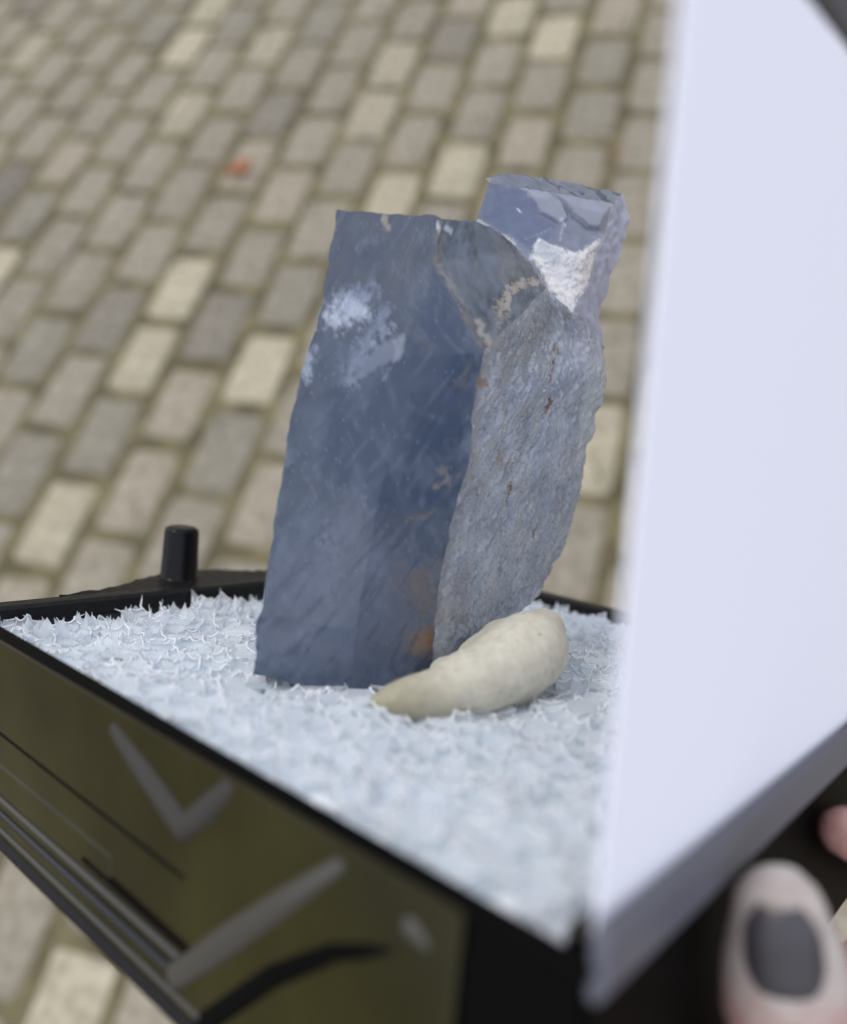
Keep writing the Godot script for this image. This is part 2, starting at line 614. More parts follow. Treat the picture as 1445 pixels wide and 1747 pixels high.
# ---------------------------------------------------------------- soft bodies: smooth union of tapered capsules, meshed as surface nets
func soft_body(bones: Array, cellsize: float, blend: float, bump := 0.0, bump_freq := 0.1, tint: Variant = null) -> ArrayMesh:
	var lo := Vector3.ONE * 1e9
	var hi := -lo
	for b in bones:
		for k in 2:
			var rad: float = b[2 + k] + cellsize * 3.0 + blend
			lo = lo.min(b[k] - Vector3.ONE * rad)
			hi = hi.max(b[k] + Vector3.ONE * rad)
	var n := Vector3i(((hi - lo) / cellsize).ceil()) + Vector3i.ONE
	var field := PackedFloat32Array()
	field.resize(n.x * n.y * n.z)
	field.fill(1e3)
	var sx := n.y * n.z
	for b in bones:
		var p: Vector3 = b[0]
		var d: Vector3 = b[1] - p
		var len2 := maxf(d.length_squared(), 1e-6)
		var reach: float = maxf(b[2], b[3]) + blend * 1.5 + cellsize * 3.0
		var i0 := Vector3i(((p.min(b[1]) - Vector3.ONE * reach - lo) / cellsize).floor()).max(Vector3i.ZERO)
		var i1 := Vector3i(((p.max(b[1]) + Vector3.ONE * reach - lo) / cellsize).ceil()).min(n - Vector3i.ONE)
		for x in range(i0.x, i1.x + 1):
			for y in range(i0.y, i1.y + 1):
				for z in range(i0.z, i1.z + 1):
					var q := lo + Vector3(x, y, z) * cellsize
					var t := clampf((q - p).dot(d) / len2, 0.0, 1.0)
					var v: float = q.distance_to(p + d * t) - lerpf(b[2], b[3], t)
					var at := x * sx + y * n.z + z
					var w := field[at]
					var hh := maxf(blend - absf(w - v), 0.0) / blend
					field[at] = minf(w, v) - hh * hh * blend * 0.25
	if bump > 0.0:
		for x in n.x:
			for y in n.y:
				for z in n.z:
					var at := x * sx + y * n.z + z
					if absf(field[at]) < cellsize * 3.0:
						var q := (lo + Vector3(x, y, z) * cellsize) * bump_freq
						field[at] += bump * noise.get_noise_3dv(q)
	var ids := {}
	var verts := PackedVector3Array()
	for x in n.x - 1:
		for y in n.y - 1:
			for z in n.z - 1:
				var at := x * sx + y * n.z + z
				if absf(field[at]) > cellsize * 2.5:
					continue
				var v := [field[at], field[at + 1], field[at + n.z], field[at + n.z + 1], field[at + sx], field[at + sx + 1], field[at + sx + n.z], field[at + sx + n.z + 1]]
				var sum := Vector3.ZERO
				var hits := 0
				for e in [[0, 1], [2, 3], [4, 5], [6, 7], [0, 2], [1, 3], [4, 6], [5, 7], [0, 4], [1, 5], [2, 6], [3, 7]]:
					var f: float = v[e[0]]
					var g: float = v[e[1]]
					if (f < 0) != (g < 0):
						var t := f / (f - g)
						var c0 := Vector3(e[0] >> 2, (e[0] >> 1) & 1, e[0] & 1)
						var c1 := Vector3(e[1] >> 2, (e[1] >> 1) & 1, e[1] & 1)
						sum += c0.lerp(c1, t)
						hits += 1
				if hits:
					ids[at] = verts.size()
					verts.append((lo + (Vector3(x, y, z) + sum / hits) * cellsize) * MM)
	var st := begin()
	for v in verts:
		st.set_smooth_group(0)
		if tint != null:
			st.set_color(tint.call(v / MM))
		st.add_vertex(v)
	for at in ids:
		var f := field[at]
		for axis in 3:
			var step: int = [sx, n.z, 1][axis]
			var u: int = [n.z, 1, sx][axis]
			var w: int = [1, sx, n.z][axis]
			if at + step >= field.size() or (f < 0) == (field[at + step] < 0):
				continue
			var c := [at, at - u, at - u - w, at - w]
			if not (ids.has(c[1]) and ids.has(c[2]) and ids.has(c[3])):
				continue
			var order := [0, 1, 2, 0, 2, 3] if f >= 0 else [0, 2, 1, 0, 3, 2]
			for k in order:
				st.add_index(ids[c[k]])
	st.generate_normals()
	return st.commit()


func make_putty() -> void:
	var o := base("putty", BOX)
	tag(o, "cream mounting putty squeezed out under the lower right of the blue crystal", "putty")
	var beads := [[Vector3(33.39, -1.60, -57.93), 1.40], [Vector3(36.64, -1.09, -55.77), 1.87], [Vector3(40.15, -0.47, -53.77), 2.36], [Vector3(44.36, 0.37, -51.65), 2.87], [Vector3(49.32, 1.75, -49.77), 3.97], [Vector3(58.19, 2.70, -49.26), 5.52], [Vector3(64.80, 5.15, -49.34), 5.61], [Vector3(74.81, 6.46, -53.26), 4.61]]
	var crease_shade := [Vector3(42.68, 0.45, -49.39), Vector3(43.76, 1.32, -49.13), Vector3(44.87, 1.75, -48.33), Vector3(46.11, 1.24, -47.24), Vector3(46.85, 1.81, -46.90)]
	var bones := []
	for i in beads.size() - 1:
		bones.append([beads[i][0], beads[i + 1][0], beads[i][1], beads[i + 1][1]])
	for i in range(4, beads.size() - 1):
		var back: Vector3 = beads[i][0] + Vector3(3, -1.5, -9)
		bones.append([beads[i][0] + Vector3(1, -1, -3), back, beads[i][1] * 0.9, beads[i][1] * 0.8])
	var m := matte(lin(0.74, 0.715, 0.60), 0.5, 0.4)
	m.vertex_color_use_as_albedo = true
	m.subsurf_scatter_enabled = true
	m.subsurf_scatter_strength = 0.12
	m.albedo_texture = grain("putty", 0.03, 4, Color(0.88, 0.87, 0.84), Color(1, 1, 1))
	m.uv1_triplanar = true
	m.uv1_scale = Vector3.ONE * 25.0
	m.heightmap_enabled = true
	m.heightmap_scale = 0.012
	m.heightmap_texture = grain("putty_bump", 0.03, 4, Color.BLACK, Color.WHITE)
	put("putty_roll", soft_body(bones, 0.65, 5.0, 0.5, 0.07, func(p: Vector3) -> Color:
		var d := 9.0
		for k in crease_shade.size() - 1:
			d = minf(d, p.distance_to(Geometry3D.get_closest_point_to_segment(p, crease_shade[k], crease_shade[k + 1])))
		var c := Color(1, 1, 1).lerp(Color(0.5, 0.46, 0.34), 1.0 - smoothstep(0.3, 0.9, d))  # the fold is only shade in the vertex colour
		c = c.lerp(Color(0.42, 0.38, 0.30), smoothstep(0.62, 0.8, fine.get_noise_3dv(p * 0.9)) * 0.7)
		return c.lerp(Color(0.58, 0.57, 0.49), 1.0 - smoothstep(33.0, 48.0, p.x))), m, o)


# ---------------------------------------------------------------- crystal
# a Coons patch between four edges, sampled as a grid of points
func coons(top: PackedVector3Array, bottom: PackedVector3Array, left: PackedVector3Array, right: PackedVector3Array) -> Array:
	var rows := []
	var m := top.size()
	var n := left.size()
	for j in n:
		var t := float(j) / (n - 1)
		var row := PackedVector3Array()
		for i in m:
			var s := float(i) / (m - 1)
			var p := top[i] * (1 - t) + bottom[i] * t + left[j] * (1 - s) + right[j] * s
			p -= top[0] * (1 - s) * (1 - t) + top[m - 1] * s * (1 - t) + bottom[0] * (1 - s) * t + bottom[m - 1] * s * t
			row.append(p)
		rows.append(row)
	return rows


func shake(p: Vector3, amount: float) -> Vector3:
	return p + Vector3(noise.get_noise_3dv(p * 0.14), noise.get_noise_3dv(p * 0.14 + Vector3(40, 0, 0)), noise.get_noise_3dv(p * 0.14 + Vector3(0, 70, 0))) * amount * (1.0 + 0.8 * smoothstep(84.0, 98.0, p.x)) + Vector3(1, 0.4, 0.6) * fine.get_noise_3dv(p * 0.3) * amount * 0.9 * smoothstep(84.0, 98.0, p.x)


# rows of points -> surface; relief(i, j, p, uv) gives how far a point stands out, tint(uv, p) its colour
func patch(st: SurfaceTool, rows: Array, size: Vector2, tint: Callable, relief: Callable, amount: float) -> void:
	var n := rows.size()
	var m: int = rows[0].size()
	var points := []
	for j in n:
		var line := PackedVector3Array()
		for i in m:
			var p: Vector3 = rows[j][i]
			var du: Vector3 = rows[j][mini(i + 1, m - 1)] - rows[j][maxi(i - 1, 0)]
			var dv: Vector3 = rows[mini(j + 1, n - 1)][i] - rows[maxi(j - 1, 0)][i]
			var out := dv.cross(du).normalized()
			var edge := minf(minf(i, m - 1 - i), minf(j, n - 1 - j)) / 7.0
			var uv := Vector2(size.x * i / (m - 1), size.y * j / (n - 1))
			line.append(shake(p, amount * (1.0 - 0.92 * clampf(edge, 0.0, 1.0))) + out * relief.call(uv, p) * clampf(edge, 0.0, 1.0))
		points.append(line)
	var first := 0
	for j in n:
		for i in m:
			var du: Vector3 = points[j][mini(i + 1, m - 1)] - points[j][maxi(i - 1, 0)]
			var dv: Vector3 = points[mini(j + 1, n - 1)][i] - points[maxi(j - 1, 0)][i]
			var uv := Vector2(size.x * i / (m - 1), size.y * j / (n - 1))
			st.set_color(tint.call(uv, rows[j][i]))
			st.set_uv(uv / 40.0)
			st.set_normal(dv.cross(du).normalized())
			st.add_vertex(points[j][i] * MM)
	for j in n - 1:
		for i in m - 1:
			var a := j * m + i
			for k in [a, a + 1, a + m + 1, a, a + m + 1, a + m]:
				st.add_index(k)


func surface() -> SurfaceTool:
	var st := SurfaceTool.new()
	st.begin(Mesh.PRIMITIVE_TRIANGLES)
	return st


# ruled strip between two lines of points with the same count
func strip(a: PackedVector3Array, b: PackedVector3Array, count: int) -> Array:
	var rows := []
	for k in count:
		var row := PackedVector3Array()
		for i in a.size():
			row.append(a[i].lerp(b[i], float(k) / (count - 1)))
		rows.append(row)
	return rows


# how much of a mark covers a point: marks are [kind, points, width, softness, wobble, strength, colour]
func marked(c: Color, uv: Vector2, marks: Array, p: Vector3) -> Color:
	var nz := noise.get_noise_3dv(p * 0.5)
	var nf := fine.get_noise_3dv(p * 2.2)
	for m in marks:
		var box: Rect2 = m[7]
		if not box.has_point(uv):
			continue
		var d := 1e9
		var line: PackedVector2Array = m[1]
		if line.size() == 1:
			d = uv.distance_to(line[0])
		for i in line.size() - 1:
			d = minf(d, uv.distance_to(Geometry2D.get_closest_point_to_segment(uv, line[i], line[i + 1])))
		if m[0] == "area":
			d = minf(d, uv.distance_to(Geometry2D.get_closest_point_to_segment(uv, line[-1], line[0])))
			if Geometry2D.is_point_in_polygon(uv, line):
				d = -d
		d += (nz * 1.2 + nf * 0.7) * m[4]
		c = c.lerp(m[6], m[5] * (1.0 - smoothstep(m[2] - m[3], m[2] + m[3], d)))
	return c


# 1 well inside an outline, 0 outside it, rising over a soft edge
func inside(uv: Vector2, outline: PackedVector2Array, soft: float) -> float:
	var d := 1e9
	for i in outline.size():
		d = minf(d, uv.distance_to(Geometry2D.get_closest_point_to_segment(uv, outline[i], outline[(i + 1) % outline.size()])))
	return smoothstep(-soft, soft, d if Geometry2D.is_point_in_polygon(uv, outline) else -d)


func mark(kind: String, points: Array, width: float, soft: float, wobble: float, strength: float, colour: Color) -> Array:
	var box := Rect2(points[0], Vector2.ZERO)
	for p in points:
		box = box.expand(p)
	return [kind, PackedVector2Array(points), width, soft, wobble, strength, colour, box.grow(width + soft + wobble * 2.0 + 0.2)]


func crystal_look(clear: float, rough: float, coat := 0.0) -> StandardMaterial3D:
	var m := StandardMaterial3D.new()
	m.albedo_color = Color(1, 1, 1, 1.0 - clear)
	m.vertex_color_use_as_albedo = true
	m.roughness = rough
	m.metallic_specular = 0.5
	m.refraction_enabled = true
	m.refraction_scale = 0.055
	m.clearcoat_enabled = coat > 0.0
	m.clearcoat = coat
	m.clearcoat_roughness = 0.06
	return m


func make_crystal() -> void:
	var o := base("blue_crystal", BOX)
	tag(o, "large blue grey prismatic mineral crystal standing upright on the white foam", "mineral")
	var l_top := resample([Vector3(40.47, 81.59, -85.32), Vector3(45.99, 82.09, -81.11), Vector3(51.24, 82.66, -77.23), Vector3(56.21, 82.96, -73.63)], 120)
	var l_left := resample([Vector3(40.47, 81.59, -85.32), Vector3(38.49, 68.36, -84.43), Vector3(36.65, 59.73, -84.12), Vector3(33.67, 50.03, -83.88), Vector3(32.31, 40.57, -83.96), Vector3(30.78, 31.22, -83.18), Vector3(29.10, 20.92, -82.41), Vector3(27.89, 13.83, -81.61), Vector3(27.16, 9.81, -81.16), Vector3(26.52, 7.09, -81.48), Vector3(25.98, -1.21, -80.56)], NL + NM - 1)
	var l_bot := resample([Vector3(25.98, -1.21, -80.56), Vector3(29.71, -2.42, -77.31), Vector3(34.47, -3.41, -73.32), Vector3(39.60, -4.03, -69.60), Vector3(45.65, -3.13, -66.79), Vector3(53.59, 0.01, -63.42)], 120)
	var e_up := resample([Vector3(56.21, 82.96, -73.63), Vector3(54.34, 77.36, -72.75), Vector3(53.54, 73.98, -72.06), Vector3(55.35, 66.23, -66.54), Vector3(57.46, 58.67, -61.78)], NL)
	var e_low := resample([Vector3(57.46, 58.67, -61.78), Vector3(56.15, 49.04, -61.78), Vector3(55.45, 39.50, -61.06), Vector3(54.11, 28.67, -61.98), Vector3(53.28, 17.08, -63.26), Vector3(53.14, 8.84, -63.19), Vector3(53.59, 0.01, -63.42)], NM)
	var u_top := resample([Vector3(56.21, 82.96, -73.63), Vector3(65.75, 84.92, -73.62), Vector3(70.63, 84.20, -72.12), Vector3(74.82, 83.08, -71.37)], 60)
	var u_right := resample([Vector3(74.82, 83.08, -71.37), Vector3(79.24, 79.25, -68.84), Vector3(83.09, 74.98, -66.90)], NL)
	var u_bot := resample([Vector3(57.46, 58.67, -61.78), Vector3(70.70, 66.61, -64.89), Vector3(83.09, 74.98, -66.90)], 60)
	var r_top2 := resample([Vector3(83.09, 74.98, -66.90), Vector3(91.35, 71.45, -65.34), Vector3(98.37, 71.12, -65.74)], 51)
	var r_right := resample([Vector3(98.37, 71.12, -65.74), Vector3(105.45, 66.35, -65.36), Vector3(107.79, 62.03, -64.10), Vector3(107.17, 55.97, -63.85), Vector3(105.70, 51.10, -64.79), Vector3(104.62, 42.98, -64.76), Vector3(103.94, 38.23, -64.80), Vector3(103.91, 29.97, -65.67), Vector3(102.75, 18.73, -67.39), Vector3(100.23, 8.48, -70.87)], NM)
	var r_bot := resample([Vector3(53.59, 0.01, -63.42), Vector3(60.46, 1.01, -64.20), Vector3(73.97, 2.24, -65.93), Vector3(87.27, 4.57, -68.07), Vector3(100.23, 8.48, -70.87)], 110)
	var edge := e_up.duplicate()
	edge.append_array(e_low.slice(1))
	var r_top := u_bot.duplicate()
	r_top.append_array(r_top2.slice(1))
	var deep := Color(0.046, 0.084, 0.162)
	var slate := Color(0.098, 0.138, 0.205)
	var dusk := Color(0.125, 0.145, 0.168)
	var haze := Color(0.22, 0.265, 0.36)
	var white := Color(0.62, 0.68, 0.80)
	var tan_dirt := Color(0.34, 0.27, 0.21)
	var cream := Color(0.50, 0.45, 0.38)
	var rust := Color(0.27, 0.112, 0.03)
	# --- smooth dark face
	var lm := [
		mark("area", [Vector2(0.0, 0.4), Vector2(29.2, 0.4), Vector2(29.7, 8.8), Vector2(11.0, 21.6), Vector2(0.0, 22.9)], 0.0, 5.0, 3.0, 0.65, dusk),
		mark("area", [Vector2(28.7, 10.1), Vector2(29.4, 26.0), Vector2(29.2, 36.1), Vector2(29.4, 45.8), Vector2(28.7, 56.0), Vector2(15.5, 54.6), Vector2(5.5, 47.6), Vector2(5.7, 36.6), Vector2(7.5, 28.6), Vector2(16.0, 24.7)], 0.0, 2.2, 1.3, 1.0, deep),
		mark("area", [Vector2(4.7, 12.3), Vector2(14.2, 9.3), Vector2(19.9, 4.0), Vector2(5.5, 6.6)], 0.0, 3.0, 2.0, 0.5, deep),
		mark("line", [Vector2(3.7, 20.3), Vector2(5.5, 17.6), Vector2(8.0, 18.5)], 2.0, 1.7, 1.8, 1.0, Color(0.72, 0.80, 0.95)),
		mark("line", [Vector2(6.2, 15.4), Vector2(10.0, 15.9), Vector2(11.7, 14.1)], 0.9, 1.3, 1.8, 0.8, Color(0.34, 0.42, 0.58)),
		mark("line", [Vector2(13.0, 18.5), Vector2(9.0, 25.1), Vector2(7.0, 32.2)], 1.0, 1.2, 1.7, 0.85, Color(0.30, 0.37, 0.5)),
		mark("area", [Vector2(11.0, 25.1), Vector2(16.5, 22.0), Vector2(14.5, 27.8), Vector2(13.5, 31.3), Vector2(14.0, 27.3), Vector2(8.5, 32.6), Vector2(7.5, 32.2)], 0.0, 0.4, 0.5, 0.75, Color(0.29, 0.34, 0.44)),
		mark("area", [Vector2(14.0, 23.8), Vector2(16.5, 22.5), Vector2(15.2, 27.3), Vector2(14.5, 27.8)], 0.0, 0.25, 0.2, 0.7, Color(0.42, 0.46, 0.54)),
		mark("line", [Vector2(9.0, 26.4), Vector2(12.0, 23.4), Vector2(14.5, 20.3)], 0.35, 0.5, 1.0, 0.8, Color(0.40, 0.47, 0.6)),
		mark("line", [Vector2(7.5, 32.2), Vector2(8.7, 33.5), Vector2(9.5, 32.6)], 0.3, 0.4, 0.6, 0.6, Color(0.34, 0.38, 0.42)),
		mark("line", [Vector2(9.0, 61.7), Vector2(11.0, 64.8), Vector2(10.2, 70.1)], 0.5, 1.2, 2.0, 0.5, Color(0.30, 0.36, 0.5)),
		mark("line", [Vector2(17.0, 63.9), Vector2(19.9, 68.7)], 0.6, 1.4, 2.0, 0.5, Color(0.28, 0.33, 0.45)),
		mark("line", [Vector2(7.7, 80.2), Vector2(8.5, 72.3)], 0.5, 1.6, 2.0, 0.45, Color(0.26, 0.31, 0.44)),
		mark("line", [Vector2(17.7, 21.6), Vector2(20.7, 24.7), Vector2(19.7, 25.6)], 0.5, 0.8, 1.2, 0.5, Color(0.2, 0.2, 0.22)),
		mark("line", [Vector2(12.0, 30.4), Vector2(9.2, 37.5)], 0.8, 1.5, 1.0, 0.4, haze),
		mark("line", [Vector2(0.2, 27.8), Vector2(1.0, 33.0)], 0.7, 0.8, 1.4, 0.7, white),
		mark("line", [Vector2(0.0, 3.1), Vector2(0.0, 6.2)], 0.4, 0.4, 0.8, 0.7, cream),
		mark("line", [Vector2(0.0, 0.4), Vector2(18.9, 0.4), Vector2(29.4, 0.4)], 0.3, 0.35, 0.5, 0.55, Color(0.12, 0.12, 0.12)),
		mark("line", [Vector2(13.2, 0.9), Vector2(14.5, 2.6)], 0.7, 0.5, 0.8, 0.85, cream),
		mark("line", [Vector2(28.4, 1.3), Vector2(29.7, 2.6)], 0.45, 0.25, 0.2, 1.0, Color(0.85, 0.86, 0.9)),
		mark("line", [Vector2(7.2, 6.6), Vector2(12.0, 5.3)], 0.5, 1.0, 1.0, 0.5, haze),
		mark("line", [Vector2(27.7, 9.3), Vector2(19.7, 14.5)], 0.4, 0.9, 0.8, 0.35, haze),
		mark("line", [Vector2(29.7, 1.3), Vector2(29.7, 6.6), Vector2(29.7, 8.8), Vector2(29.7, 16.7), Vector2(29.7, 24.7)], 0.55, 0.7, 1.0, 0.7, Color(0.26, 0.22, 0.18)),
		mark("line", [Vector2(27.4, 28.2), Vector2(26.9, 32.6)], 0.4, 0.8, 0.8, 0.3, tan_dirt),
		mark("line", [Vector2(25.2, 47.6), Vector2(27.2, 49.8), Vector2(27.9, 49.4)], 0.55, 0.6, 0.9, 0.75, Color(0.3, 0.28, 0.27)),
		mark("line", [Vector2(25.2, 51.1), Vector2(26.9, 50.2)], 0.5, 0.5, 0.7, 0.7, Color(0.34, 0.3, 0.27)),
		mark("line", [Vector2(22.2, 56.4), Vector2(25.2, 56.4), Vector2(25.7, 55.5)], 0.5, 0.9, 1.0, 0.5, tan_dirt),
		mark("line", [Vector2(15.5, 54.6), Vector2(15.0, 55.5)], 0.4, 0.6, 0.6, 0.45, haze),
		mark("area", [Vector2(0.0, 71.4), Vector2(8.5, 58.6), Vector2(16.0, 57.7), Vector2(25.7, 65.7), Vector2(28.9, 78.0), Vector2(25.7, 87.3), Vector2(15.5, 85.9), Vector2(0.2, 86.8)], 0.0, 5.0, 4.0, 0.55, Color(0.20, 0.232, 0.32)),
		mark("area", [Vector2(13.0, 37.0), Vector2(18.2, 32.2), Vector2(24.9, 36.6), Vector2(19.4, 42.7)], 0.0, 4.0, 3.0, 0.25, slate),
		mark("line", [Vector2(8.2, 59.9), Vector2(9.5, 60.8)], 1.0, 2.0, 2.5, 0.5, haze),
		mark("line", [Vector2(9.0, 61.7), Vector2(8.7, 69.2), Vector2(12.5, 72.7)], 0.7, 2.2, 2.5, 0.45, haze),
		mark("line", [Vector2(17.0, 63.0), Vector2(16.0, 69.2), Vector2(23.7, 75.8)], 0.8, 2.6, 2.6, 0.4, haze),
		mark("line", [Vector2(4.2, 85.0), Vector2(10.7, 74.9), Vector2(14.2, 71.4)], 0.5, 1.4, 1.6, 0.3, haze),
		mark("area", [Vector2(21.4, 66.5), Vector2(28.7, 65.7), Vector2(29.7, 77.1), Vector2(24.7, 73.2)], 0.0, 2.5, 2.4, 0.75, Color(0.25, 0.215, 0.195)),
		mark("area", [Vector2(25.2, 78.9), Vector2(29.4, 79.3), Vector2(29.7, 84.6), Vector2(25.4, 83.3)], 0.2, 1.4, 1.6, 0.8, Color(0.32, 0.19, 0.10)),
		mark("line", [Vector2(29.2, 80.6), Vector2(28.9, 83.3)], 0.5, 0.6, 1.0, 0.9, rust),
		mark("line", [Vector2(19.4, 84.6), Vector2(25.7, 84.2)], 0.8, 1.6, 1.0, 0.5, Color(0.06, 0.09, 0.2)),
		mark("line", [Vector2(4.2, 37.9), Vector2(4.7, 44.5)], 0.3, 1.2, 1.0, 0.3, haze),
		mark("line", [Vector2(17.7, 35.3), Vector2(24.9, 38.8)], 0.15, 0.5, 0.6, 0.3, haze),
		mark("line", [Vector2(13.5, 40.1), Vector2(19.4, 41.4)], 0.15, 0.5, 0.6, 0.25, haze),
	]
	var l_tint := func(uv: Vector2, p: Vector3) -> Color:
		var c := slate * (1.0 + 0.35 * noise.get_noise_3dv(p * 0.11) + 0.18 * noise.get_noise_3dv(p * 0.5))
		c = marked(c, uv, lm, p)
		var cloud := smoothstep(0.05, 0.6, noise.get_noise_3dv(p * Vector3(0.16, 0.1, 0.16) + Vector3(9, 0, 0))) * smoothstep(20.0, 65.0, uv.y)
		c = c.lerp(haze, 0.5 * cloud)
		# veils along two cleavage directions inside the crystal
		var v1 := noise.get_noise_3d((uv.x + uv.y * 0.55) * 0.35, (uv.y - uv.x * 0.55) * 0.06, 17.0)
		var v2 := noise.get_noise_3d((uv.x - uv.y * 0.6) * 0.30, (uv.y + uv.x * 0.6) * 0.05, 47.0)
		c = c.lerp(haze, 0.30 * smoothstep(0.2, 0.6, v1) + 0.25 * smoothstep(0.25, 0.6, v2))
		c = c.lerp(deep * 0.8, 0.45 * smoothstep(0.2, 0.6, -v1))
		var speck := fine.get_noise_3dv(p * 1.7)
		return c.lerp(haze * 1.5, 0.5 * smoothstep(0.62, 0.8, speck))
	# nearly flat: only a broad swell
	var l_bump := func(uv: Vector2, p: Vector3) -> float:
		return 0.35 * noise.get_noise_3dv(p * 0.03) + 0.012 * noise.get_noise_3dv(p * 0.4)
	var smooth_st := surface()
	patch(smooth_st, coons(l_top, l_bot, l_left, edge), Vector2(29.66, 87.25), l_tint, l_bump, 0.5)
	var face := smooth_st.commit()
	# --- upper facet
	var um := [
		mark("area", [Vector2(20.7, 1.1), Vector2(26.0, 10.5), Vector2(25.5, 18.6), Vector2(15.8, 17.5), Vector2(14.5, 13.3)], 0.0, 1.6, 1.8, 0.5, Color(0.20, 0.19, 0.18)),
		mark("line", [Vector2(26.0, 18.6), Vector2(20.7, 15.4), Vector2(15.4, 15.8), Vector2(11.9, 17.2), Vector2(8.4, 18.6)], 0.9, 0.6, 1.4, 0.9, cream),
		mark("line", [Vector2(14.5, 16.5), Vector2(11.0, 18.6)], 0.6, 0.6, 1.0, 0.7, cream),
		mark("line", [Vector2(1.8, 2.5), Vector2(0.9, 6.3), Vector2(0.9, 14.0), Vector2(0.0, 20.0)], 0.7, 0.8, 1.4, 0.55, Color(0.33, 0.29, 0.25)),
		mark("line", [Vector2(0.0, 20.7), Vector2(12.8, 20.7), Vector2(25.5, 20.7)], 1.2, 1.6, 2.0, 0.6, Color(0.22, 0.235, 0.25)),
		mark("line", [Vector2(2.6, 17.9), Vector2(2.2, 20.7)], 0.8, 0.6, 1.2, 0.8, cream),
		mark("line", [Vector2(21.1, 0.0), Vector2(26.0, 0.7), Vector2(26.0, 10.5), Vector2(26.0, 19.6)], 0.5, 0.4, 1.0, 0.7, Color(0.3, 0.28, 0.25)),
		mark("line", [Vector2(4.0, 2.1), Vector2(1.8, 1.4)], 0.5, 0.3, 0.5, 0.9, white),
		mark("line", [Vector2(10.1, 4.9), Vector2(4.4, 10.5)], 0.4, 1.2, 1.0, 0.35, haze),
	]
	var u_tint := func(uv: Vector2, p: Vector3) -> Color:
		var c := Color(0.118, 0.152, 0.200) * (1.0 + 0.4 * noise.get_noise_3dv(p * 0.2))
		return marked(c, uv, um, p)
	var u_bump := func(uv: Vector2, p: Vector3) -> float:
		return 0.22 * noise.get_noise_3dv(p * 0.12) + 0.05 * noise.get_noise_3dv(p * 0.9)
	var upper_st := surface()
	patch(upper_st, coons(u_top, u_bot, e_up, u_right), Vector2(25.95, 20.67), u_tint, u_bump, 0.5)
